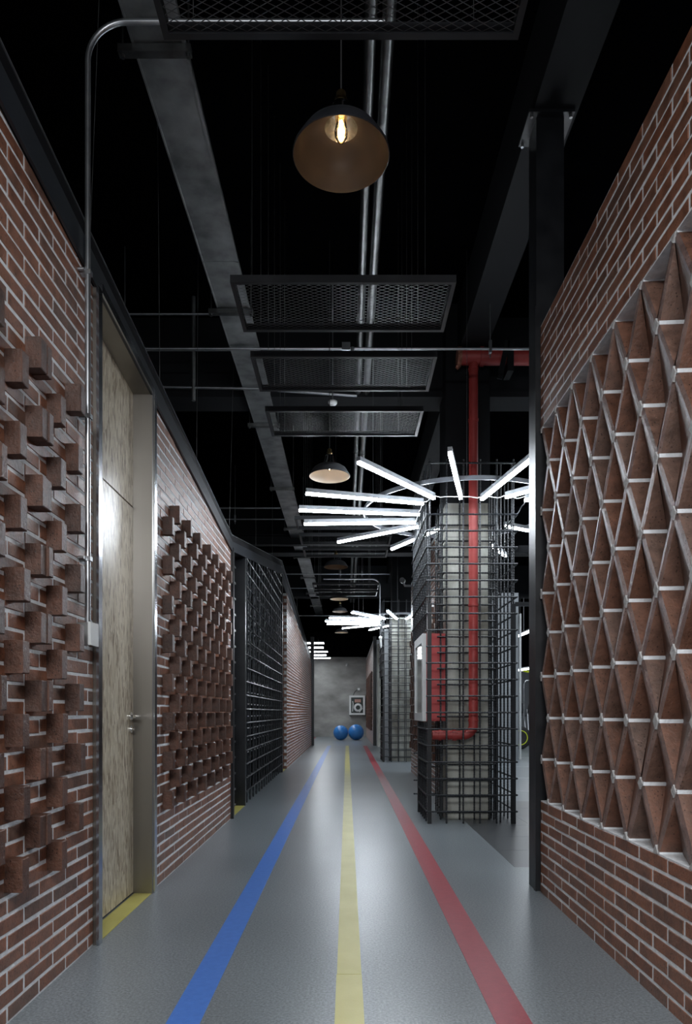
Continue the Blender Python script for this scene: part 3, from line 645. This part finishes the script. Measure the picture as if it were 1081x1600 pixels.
# ------------------------------------------------------------------ pendant lamps
def lamp(x, y, label, mode):
    r = empty('pendant_lamp', (x, y, 3.2), label, 'lamp', 'barn pendant lamps')
    prof = [(0.180, 0.0), (0.178, 0.010), (0.150, 0.054)]; dome = [(0.150, 0.054), (0.140, 0.068), (0.11, 0.088), (0.085, 0.098), (0.062, 0.105)]
    mb = MB()
    for pr_ in (prof, dome): mb.lathe([(a+0.003, b+0.002) for a, b in pr_], 56, mi=0); mb.lathe([(a, b) for a, b in reversed(pr_)], 56, mi=1)
    mb.lathe([(0.180, 0.0), (0.183, 0.002)], 56, mi=0)
    mb.build('shade', [M['shade_out'] if mode != 'lit' else M['steel'], M['shade_in_dark'] if mode != 'grey' else M['shade_in']], r)  # lamps are alike; the darker colours stand in for dim light
    mb = MB(); mb.lathe([(0.062, 0.105), (0.050, 0.135), (0.040, 0.175), (0.036, 0.19), (0.0, 0.195)], 32); mb.build('neck', M['chrome'], r)
    mb = MB(); mb.lathe([(0.0, 0.19), (0.024, 0.19), (0.024, 0.215), (0.018, 0.218), (0.018, 0.24), (0.008, 0.25), (0.0, 0.25)], 20); mb.lathe([(0.0, 0.16), (0.016, 0.16), (0.018, 0.19)], 16)
    mb.build('socket', M['brass'], r)
    mb = MB(); mb.tube([(0, 0, 0.25), (0, 0, 2.1)], 0.003, 6); mb.build('cord', M['rubber'], r)
    mb = MB(); mb.lathe([(0.0, 0.052), (0.012, 0.055), (0.024, 0.075), (0.026, 0.092), (0.020, 0.12), (0.013, 0.145), (0.013, 0.162)], 24); g = mb.build('bulb', M['glass'], r)
    mb = MB()
    for k in range(4):
        a = PI/2*k+0.4; c, s = math.cos(a)*0.008, math.sin(a)*0.008
        mb.tube([(c*0.6, s*0.6, 0.135), (c*1.2, s*1.2, 0.075)], 0.0022, 6)
    mb.build('filament', M['filament'] if mode == 'lit' else M['filament_dim'], g)
    if mode in ('lit', 'grey') and y < 7:
        l = bpy.data.lights.new('bulb_light', 'POINT'); l.energy = 0.13 if mode == 'lit' else 0.4; l.color = (1, 0.72, 0.45) if mode == 'lit' else (1, 0.86, 0.72); l.shadow_soft_size = 0.012
        lo_ = bpy.data.objects.new('bulb_light', l); C.objects.link(lo_); lo_.parent = r; lo_.location = (0, 0, 0.118)
    return r
lamp(-0.022, 2.58, 'nearest pendant lamp with a darkened shade and glowing filament bulb', 'lit')
lamp(-0.155, 6.08, 'grey barn pendant lamp with chrome neck left of the starburst light', 'grey')
o = lamp(-0.168, 10.35, 'third pendant lamp, dark shade low under the mesh panels', 'dark'); o.location.z = 3.3
o = lamp(-0.158, 13.65, 'fourth pendant lamp, pale underside just below the far mesh panels', 'grey'); o.location.z = 3.36
o = lamp(-0.166, 16.3, 'fifth pendant lamp, only its small glowing bulb shows between the two far pale shades', 'dark'); o.location.z = 3.5
o = lamp(-0.15, 18.6, 'farthest pendant lamp, thin pale rim behind the second starburst light', 'grey'); o.location.z = 3.27

# ------------------------------------------------------------------ caged columns
def column(y0, label):
    mb = MB(); mb.box(1.016, 1.47, y0+0.27, y0+0.72, 0, 3.25, 0); mb.box(1.016, 1.47, y0+0.27, y0+0.72, 3.25, 5.3, 1)
    for z in (0.9, 1.9, 2.9): mb.box(1.014, 1.472, y0+0.268, y0+0.722, z, z+0.004, 1)
    struct(mb.build('wall_column', [M['concrete'], M['blackbeam']]), label)
column(6.75, 'raw concrete column inside the nearer rebar cage'); column(15.15, 'raw concrete column inside the farther rebar cage')
def cage():
    root = empty('rebar_cage', (0, 0, 0)); g = 0.163
    xl, xr, yf, yb = 0.0, 0.865, 0.0, 1.45; ZT = 3.60
    def stops(a, b, s=g):
        n = max(1, round((b-a)/s)); return [a+(b-a)*i/n for i in range(n+1)]
    fr = MB()
    for x in stops(xl+0.02, xr-0.02)[1:-1]: fr.rebar((x, yf, 0.0), (x, yf, ZT))
    for x in (xl+0.02, xr-0.02): fr.rebar((x, yf, 2.15), (x, yf, ZT))
    z = 0.12; hz = []
    while z < 3.2: hz.append(z); z += g
    for z in hz: fr.rebar((xl-0.02, yf-0.014, z), (xr+0.02, yf-0.014, z))
    for z in (3.56,): fr.rebar((xl, yf-0.014, z), (xr, yf-0.014, z))
    fr.build('front_grid', M['rebar'], root)
    lw = MB(); lf = MB()
    for y in stops(yf, 0.77)[1:]: lw.rebar((xl, y, 0), (xl, y, 1.0))
    for y in stops(yf, yb)[1:]: lf.rebar((xl, y, 1.93), (xl, y, ZT))
    for z in hz:
        if z < 1.0: lw.rebar((xl-0.014, -0.01, z), (xl-0.014, 0.78, z))
        elif z > 1.92: lf.rebar((xl-0.014, -0.01, z), (xl-0.014, yb+0.02, z))
    lf.build('upper_side_grid', M['rebar'], root); lw.build('lower_side_grid', M['rebar'], root)
    rt = MB()
    for y in stops(yf, yb)[1:]: rt.rebar((xr, y, 0), (xr, y, ZT))
    for y in stops(yf+0.08, yb-0.1, 0.2): rt.rebar((xr-0.13, y, 0), (xr-0.13, y, ZT))
    for z in hz: rt.rebar((xr+0.014, -0.01, z), (xr+0.014, yb, z))
    rt.build('right_grid', M['rebar'], root)
    bk = MB()
    for x in stops(xl, xr)[1:-1]: bk.rebar((x, yb, 0), (x, yb, ZT))
    for z in hz: bk.rebar((xl, yb+0.014, z), (xr, yb+0.014, z))
    bk.build('back_grid', M['rebar'], root)
    inn = MB()
    for x in (0.16, 0.355, 0.505, 0.655, 0.705): inn.rebar((x, 0.245, 0), (x, 0.245, 3.3))
    for y in (0.32, 0.48, 0.64, 0.8): inn.rebar((0.185, y, 0), (0.185, y, 3.3)); inn.rebar((0.69, y, 0), (0.69, y, 3.3))
    for z in hz: inn.rebar((0.12, 0.232, z-0.04), (0.73, 0.232, z-0.04)); inn.rebar((0.19, 0.25, z-0.04), (0.19, 0.9, z-0.04)); inn.rebar((0.685, 0.25, z-0.04), (0.685, 0.9, z-0.04))
    inn.build('column_grid', M['rebar'], root)
    for (x, y, zt) in ((xl+0.014, 0.0, 2.17), (xr-0.02, 0.0, 2.17), (xl+0.0, 0.79, 1.0)):
        p = MB(); p.box(x-0.02, x+0.02, y-0.02, y+0.02, 0, zt); p.build('corner_post', M['steel'], root)
    return root
c1 = cage(); c1.location = (0.80, 6.75, 0); tag(c1, 'tall black rebar cage around the nearer concrete column', 'cage', 'rebar column cages')
c2 = copy_tree(c1); c2.location = (0.80, 15.15, 0); tag(c2, 'tall black rebar cage around the farther concrete column', 'cage', 'rebar column cages')
mb = MB(); mb.box(0.86, 0.95, 15.6, 15.66, 0, 3.0); tag(mb.build('white_post', M['pale']), 'pale upright strip inside the farther rebar cage', 'post')
mb = MB(); mb.box(1.66, 3.4, 6.74, 6.77, 2.15, 2.19); tag(mb.build('steel_rail', M['steel']), 'grey steel rail from the nearer cage towards the gym', 'rail')

# ------------------------------------------------------------------ red fire pipe and cabinet
e = empty('fire_pipe', (1.27, 6.88, 1.0), 'red fire main dropping through the nearer rebar cage into the hydrant cabinet', 'pipe')
def arc(c, r, a0, a1, plane='xz', n=8):
    return [(c[0]+r*math.cos(a0+(a1-a0)*k/n), c[1], c[2]+r*math.sin(a0+(a1-a0)*k/n)) for k in range(n+1)]
X_, Y_ = 1.275, 6.89
pts = [(0.86, Y_, 0.87), (X_-0.10, Y_, 0.87)] + arc((X_-0.10, Y_, 0.97), 0.10, -PI/2, 0)[1:] + [(X_, Y_, 4.62)]
mb = MB(); mb.tube(pts, 0.047, 20); loc_build(mb, 'riser', M['red'], e)
mb = MB(); mb.tube([(1.14, Y_, 4.685), (3.6, Y_, 4.685)], 0.078, 24); loc_build(mb, 'main', M['red'], e)
mb = MB(); mb.tube([(1.11, Y_, 4.685), (1.15, Y_, 4.685)], 0.094, 18); mb.tube([(1.115, Y_, 4.60), (1.135, Y_, 4.58)], 0.03, 8); loc_build(mb, 'end_cap', M['rust'], e)
mb = MB()
for x in (1.36,): mb.tube([(x-0.02, Y_, 4.685), (x+0.02, Y_, 4.685)], 0.09, 20); mb.box(x-0.02, x+0.02, Y_-0.02, Y_+0.02, 4.76, 4.80)
for z in (4.56, 4.05, 2.18, 1.02): mb.tube([(X_, Y_, z-0.012), (X_, Y_, z+0.012)], 0.052, 20)
mb.tube([(1.06, Y_, 0.87), (1.10, Y_, 0.87)], 0.058, 18); mb.tube([(0.92, Y_, 0.87), (0.95, Y_, 0.87)], 0.056, 18)
loc_build(mb, 'coupling', M['red'], e)
mb = MB(); mb.box(1.60, 1.66, 6.79, 6.99, 4.5, 4.8); mb.bar((1.60, 6.8, 4.8), (1.52, 6.8, 4.42), 0.05, 0.02); loc_build(mb, 'pipe_bracket', M['blackbeam'], e)
def cabinet(name, loc, rz, w_, h_, d_, label, redsides=True):
    r = empty(name, loc, label, 'fire cabinet', rz=rz)   # front looks along local -y, origin at bottom centre of the front
    mb = MB(); mb.box(-w_/2, w_/2, 0.01, d_, 0, h_); mb.build('cabinet_body', M['redbox'] if redsides else M['white'], r)
    mb = MB(); t = 0.085
    mb.box(-w_/2, w_/2, -0.03, 0.01, h_-t, h_); mb.box(-w_/2, w_/2, -0.03, 0.01, 0, t); mb.box(-w_/2, -w_/2+t, -0.03, 0.01, t, h_-t); mb.box(w_/2-t, w_/2, -0.03, 0.01, t, h_-t)
    d = mb.build('door', M['white'], r)
    mb = MB(); mb.box(-w_/2+t, w_/2-t, -0.016, -0.010, t, h_-t); mb.build('pane', M['pane'], d)
    return r
cabinet('hydrant_cabinet', (0.805, 7.43, 1.01), -PI/2, 0.84, 0.90, 0.205, 'red hydrant cabinet with white framed glass door on the side of the nearer cage')
hc = cabinet('hydrant_cabinet', (0.455, 30.7, 0.985), 0, 0.71, 0.87, 0.195, 'white framed hydrant cabinet mounted on the grey cement end wall', False)
mb = MB(); mb.box(-0.11, 0.17, -0.019, -0.0165, 0.56, 0.70); mb.build('notice', M['paper'], hc)
mb = MB(); mb.lathe([(0.10, -0.035), (0.19, -0.035), (0.19, -0.03), (0.10, -0.03)], 24, c=(0.04, 0.015, 0.33), axis='y'); mb.tube([(-0.2, -0.02, 0.15), (-0.18, -0.02, 0.5), (-0.2, -0.02, 0.62)], 0.02, 8)
mb.tube([(0.1, -0.02, 0.12), (0.24, -0.02, 0.3)], 0.018, 8); mb.build('hose_reel', M['white'], hc)
e = empty('wall_alarm', (0.53, 30.88, 2.15), 'small white alarm with a cable above the far hydrant cabinet', 'alarm')
mb = MB(); mb.box(-0.05, 0.05, -0.04, 0.015, -0.05, 0.05); mb.build('alarm_box', M['white'], e)
mb = MB(); mb.tube([(-0.05, 0.0, -0.02), (-0.18, 0.0, -0.12), (-0.25, 0.0, -0.28)], 0.012, 6); mb.build('alarm_cable', M['rubber'], e)
mb = MB(); mb.box(-0.05, 0.03, 30.82, 30.9, 3.22, 3.30); mb.tube([(-0.01, 30.82, 3.24), (-0.03, 30.7, 3.2)], 0.03, 8)
tag(mb.build('wall_sensor', M['white']), 'small white sensor high on the grey cement end wall', 'sensor')

# ------------------------------------------------------------------ starburst lights
ends = [((0.84, 6.60), (0.095, 5.65)), ((0.755, 6.77), (-0.387, 6.456)), ((0.757, 7.146), (-0.49, 6.99)), ((0.747, 7.445), (-0.47, 7.50)),
        ((0.80, 7.61), (-0.109, 8.30)), ((1.04, 7.72), (0.568, 8.66)), ((1.10, 6.60), (0.82, 5.44)), ((1.31, 6.63), (1.53, 5.46)),
        ((1.53, 6.57), (2.33, 5.70)), ((1.73, 6.65), (2.90, 6.55)), ((1.75, 7.59), (2.80, 8.20)), ((1.55, 8.00), (2.1, 9.05))]
def starburst():
    cx, cy, z = 1.22, 7.25, 3.17
    r = empty('starburst_light', (cx, cy, z))
    for (a, b) in ends:
        A = (a[0]-cx, a[1]-cy, 0.0); B = (b[0]-cx, b[1]-cy, 0.0)
        mb = MB(); mb.bar((A[0], A[1], 0.028), (B[0], B[1], 0.028), 0.036, 0.038); h = mb.build('tube_housing', M['alu'], r)
        mb = MB(); mb.bar((A[0], A[1], -0.002), (B[0], B[1], -0.002), 0.030, 0.022); mb.build('diffuser', M['tube'], h)
    mb = MB(); n = 72; rr = 1.04; vs = []; fs = []
    for k in range(n):
        a = 2*PI*k/n; c, s = math.cos(a), math.sin(a)
        for (ra, za) in ((rr-0.008, 0.045), (rr+0.008, 0.045), (rr+0.008, 0.085), (rr-0.008, 0.085)): vs.append((c*ra, s*ra, za))
    for k in range(n):
        k2 = (k+1) % n
        for q in range(4): fs.append((k*4+q, k2*4+q, k2*4+(q+1)%4, k*4+(q+1)%4))
    mb.add(vs, fs); mb.build('support_ring', M['ring'], r)
    mb = MB(); pts = []
    loop = [(-0.47, 0.3), (-0.47, -0.1), (-0.465, -0.47), (-0.38, -0.66), (-0.12, -0.66), (0.1, -0.64), (0.32, -0.66), (0.52, -0.62), (0.56, -0.3), (0.56, 0.3)]
    for i in range(len(loop)-1):
        for k in range(8):
            t = k/8; pts.append((loop[i][0]*(1-t)+loop[i+1][0]*t, loop[i][1]*(1-t)+loop[i+1][1]*t, 0.025-0.018*math.sin(PI*t)+0.006*math.sin(9*t+i)))
    mb.tube(pts, 0.005, 6); mb.build('power_cable', M['white'], r)
    for k in range(6):
        a = 2*PI*k/6+0.4; mb = MB(); mb.tube([(math.cos(a)*rr, math.sin(a)*rr, 0.08), (math.cos(a)*rr, math.sin(a)*rr, 2.13)], 0.0015, 5); mb.build('suspension_wire', M['conduit'], r)
    return r
s1 = starburst(); tag(s1, 'large starburst of lit tubes radiating around the nearer caged column', 'light fixture', 'starburst lights')
s2 = copy_tree(s1); s2.location = (1.22, 7.25+8.52, 3.17); tag(s2, 'smaller-looking far starburst of lit tubes around the second caged column', 'light fixture', 'starburst lights')

# lobby ceiling panels
plab = ['nearest and widest lit panel', 'second lit panel', 'third lit panel', 'fourth lit panel', 'lowest, farthest lit panel']
for i, (y, x0, x1) in enumerate(((23.2, -1.9, -0.78), (24.8, -1.9, -0.85), (26.5, -1.9, -0.75), (28.1, -1.9, -0.85), (29.6, -1.9, -0.72))):
    e = empty('ceiling_light', (x0, y, 3.45), plab[i] + ' under the black ceiling at the far left of the corridor', 'ceiling light', 'far ceiling lights')
    mb = MB(); mb.box(0, x1-x0, 0, 0.30, 0.02, 0.06); mb.build('light_frame', M['alu'], e)
    mb = MB(); mb.box(0.01, x1-x0-0.01, 0.01, 0.29, 0.0, 0.02); mb.build('light_panel', M['panel_lit'], e)
    mb = MB()
    for xx in (0.2, x1-x0-0.2): mb.tube([(xx, 0.15, 0.05), (xx, 0.15, 0.15)], 0.004, 5)
    mb.build('hanger', M['conduit'], e)

# ------------------------------------------------------------------ cameras on walls
def cctv(loc, label, s=1.0):
    e = empty('security_camera', loc, label, 'security camera')
    mb = MB(); mb.tube([(0, 0, 0), (-0.12*s, 0, 0), (-0.14*s, -0.0, 0.05*s)], 0.018*s, 8); mb.build('bracket', M['alu'], e)
    mb = MB(); mb.tube([(-0.14*s, 0.1*s, 0.09*s), (-0.17*s, -0.1*s, 0.07*s)], 0.042*s, 14); mb.build('camera_body', M['plastic'], e)
    return e
cctv((1.18, 12.3, 3.38), 'dark security camera on a bracket at the top of the middle right brick wall', 1.15)
e = empty('wall_lamp', (0.98, 21.0, 3.1), 'white sensor lamp hanging left of the farther caged column', 'lamp')
e.location = (0.73, 14.9, 2.65)
mb = MB(); mb.tube([(0, 0, 0.12), (0, 0, 0.10), (0, 0, 0.07), (0, 0, 0.05)], [0.005, 0.03, 0.04, 0.03], 14); mb.tube([(0, 0, 0.06), (0.01, 0, -0.1), (0.015, 0, -0.14)], [0.025, 0.022, 0.01], 10); mb.build('lamp_head', M['white'], e)
mb = MB(); mb.tube([(0.0, 0, 0.1), (0.06, 0.26, 0.12)], 0.008, 6); mb.build('bracket', M['alu'], e)

# ------------------------------------------------------------------ exercise balls
def ball(x, y, r, label):
    n = 48; prof = []
    for k in range(n+1):
        a = -PI/2+PI*k/n; rr = r*(1+(0.004 if k % 3 == 1 else 0)); prof.append((rr*math.cos(a), rr*math.sin(a)))
    mb = MB(); mb.lathe(prof, 48); e = mb.build('exercise_ball', M['ball']); e.location = (x, y, r*1.0); e.rotation_euler = (0.5, 0.3, 0); tag(e, label, 'exercise ball', 'exercise balls')
    mb = MB(); mb.lathe([(0.0, r*1.012), (0.012, r*1.01), (0.018, r*0.995)], 12); mb.build('plug', M['white'], e)
ball(-0.247, 26.95, 0.292, 'left and slightly smaller of the two blue exercise balls by the end wall')
ball(0.362, 27.0, 0.312, 'right and slightly larger of the two blue exercise balls by the end wall')

# ------------------------------------------------------------------ gym seen past the cage
mb = MB(); mb.box(3.32, 4.02, 16.0, 16.12, 0, 3.9); struct(mb.build('wall_gym_partition', M['pale']), 'pale partition behind the nearer cage')
mb = MB(); mb.box(4.03, 4.06, 15.9, 16.0, 0, 3.4); tag(mb.build('partition_edge', M['white']), 'bright white upright edge of the gym partition', 'trim')
mb = MB(); mb.box(4.3, 11.9, 27.0, 27.2, 0, 2.75, 0); struct(mb.build('wall_gym_inner', M['pale']), 'pale wall behind the gym machines')
e = empty('giant_tyre', (5.15, 20.4, 0.345), 'big black tyre with a lime stripe standing on the gym floor', 'tyre')
prof = [(0.0, -0.09), (0.12, -0.10), (0.29, -0.12), (0.33, -0.10), (0.345, -0.05), (0.345, 0.05), (0.33, 0.10), (0.29, 0.12), (0.12, 0.10), (0.0, 0.09)]
mb = MB(); mb.lathe(prof, 48, axis='y'); mb.build('tyre', M['rubber'], e)
mb = MB(); mb.lathe([(0.20, -0.112), (0.20, -0.117), (0.225, -0.120), (0.225, -0.112)], 48, axis='y'); mb.build('tyre_stripe', M['lime'], e)
def treadmill(x, y, label):
    e = empty('treadmill', (x, y, 0), label, 'treadmill', 'treadmills')
    mb = MB(); mb.hexa([(-0.4,-0.2,0.02),(0.4,-0.2,0.02),(0.4,1.6,0.02),(-0.4,1.6,0.02),(-0.4,-0.2,0.30),(0.4,-0.2,0.30),(0.4,1.6,0.18),(-0.4,1.6,0.18)]); mb.build('deck', M['alu'], e)
    mb = MB()
    for sx in (-0.38, 0.38): mb.tube([(sx, -0.1, 0.2), (sx*0.92, 0.15, 0.9), (sx*0.9, 0.25, 1.2)], 0.035, 10); mb.tube([(sx*0.9, 0.2, 1.0), (sx*0.9, 0.75, 0.98)], 0.022, 8)
    mb.build('upright', M['alu'], e)
    mb = MB(); mb.hexa([(-0.36,0.1,1.10),(0.36,0.1,1.10),(0.36,0.32,1.05),(-0.36,0.32,1.05),(-0.33,0.02,1.36),(0.33,0.02,1.36),(0.33,0.08,1.40),(-0.33,0.08,1.40)]); mb.build('console', M['plastic'], e)
for i, (x, y) in enumerate(((5.55, 22.6), (6.4, 22.7), (7.25, 22.8))):
    treadmill(x, y, ['treadmill seen left of the others in the gym gap', 'treadmill in the middle of the gym gap', 'treadmill partly hidden by the black steel post'][i])
e = empty('training_rack', (5.6, 21.6, 0), 'tubular metal rack standing behind the tyre in the gym gap', 'rack')
mb = MB(); 
for x in (0.0, 0.42): mb.tube([(x, 0, 0), (x, 0, 2.0), (x+0.06, 0, 2.1), (x+0.3, 0, 2.12)], 0.018, 8)
mb.build('rack_frame', M['conduit'], e)
for i, (p, q, lab) in enumerate((((4.9, 20.0, 3.28), (5.9, 17.8, 3.7), 'upper slanting lit tube in the gym gap'), ((5.3, 22.0, 2.42), (6.6, 21.2, 2.6), 'lower slanting lit tube in the gym gap'))):
    e = empty('linear_light', p, lab, 'light fixture')
    mb = MB(); mb.bar((0, 0, 0), tuple(Vector(q)-Vector(p)), 0.06, 0.05); mb.build('diffuser', M['panel_lit'], e)
    mb = MB(); mb.bar((0, 0, 0.05), tuple(Vector(q)-Vector(p)+Vector((0,0,0.05))), 0.07, 0.04); mb.tube([(0.2,-0.3,0.05),(0.2,-0.3,5.3-p[2])], 0.006, 5); mb.build('housing', M['alu'], e)
mb = MB(); pts = [(6.0+0.25*math.cos(a*0.5), 22.3+0.12*math.sin(a*0.5), 2.38+0.015*a) for a in range(0, 14)]
mb.tube(pts, 0.035, 6); mb.tube([(6.1, 22.3, 2.5), (6.1, 22.3, 5.3)], 0.006, 5); tag(mb.build('resistance_band', M['lime']), 'coiled lime green band hung high in the gym gap', 'band')
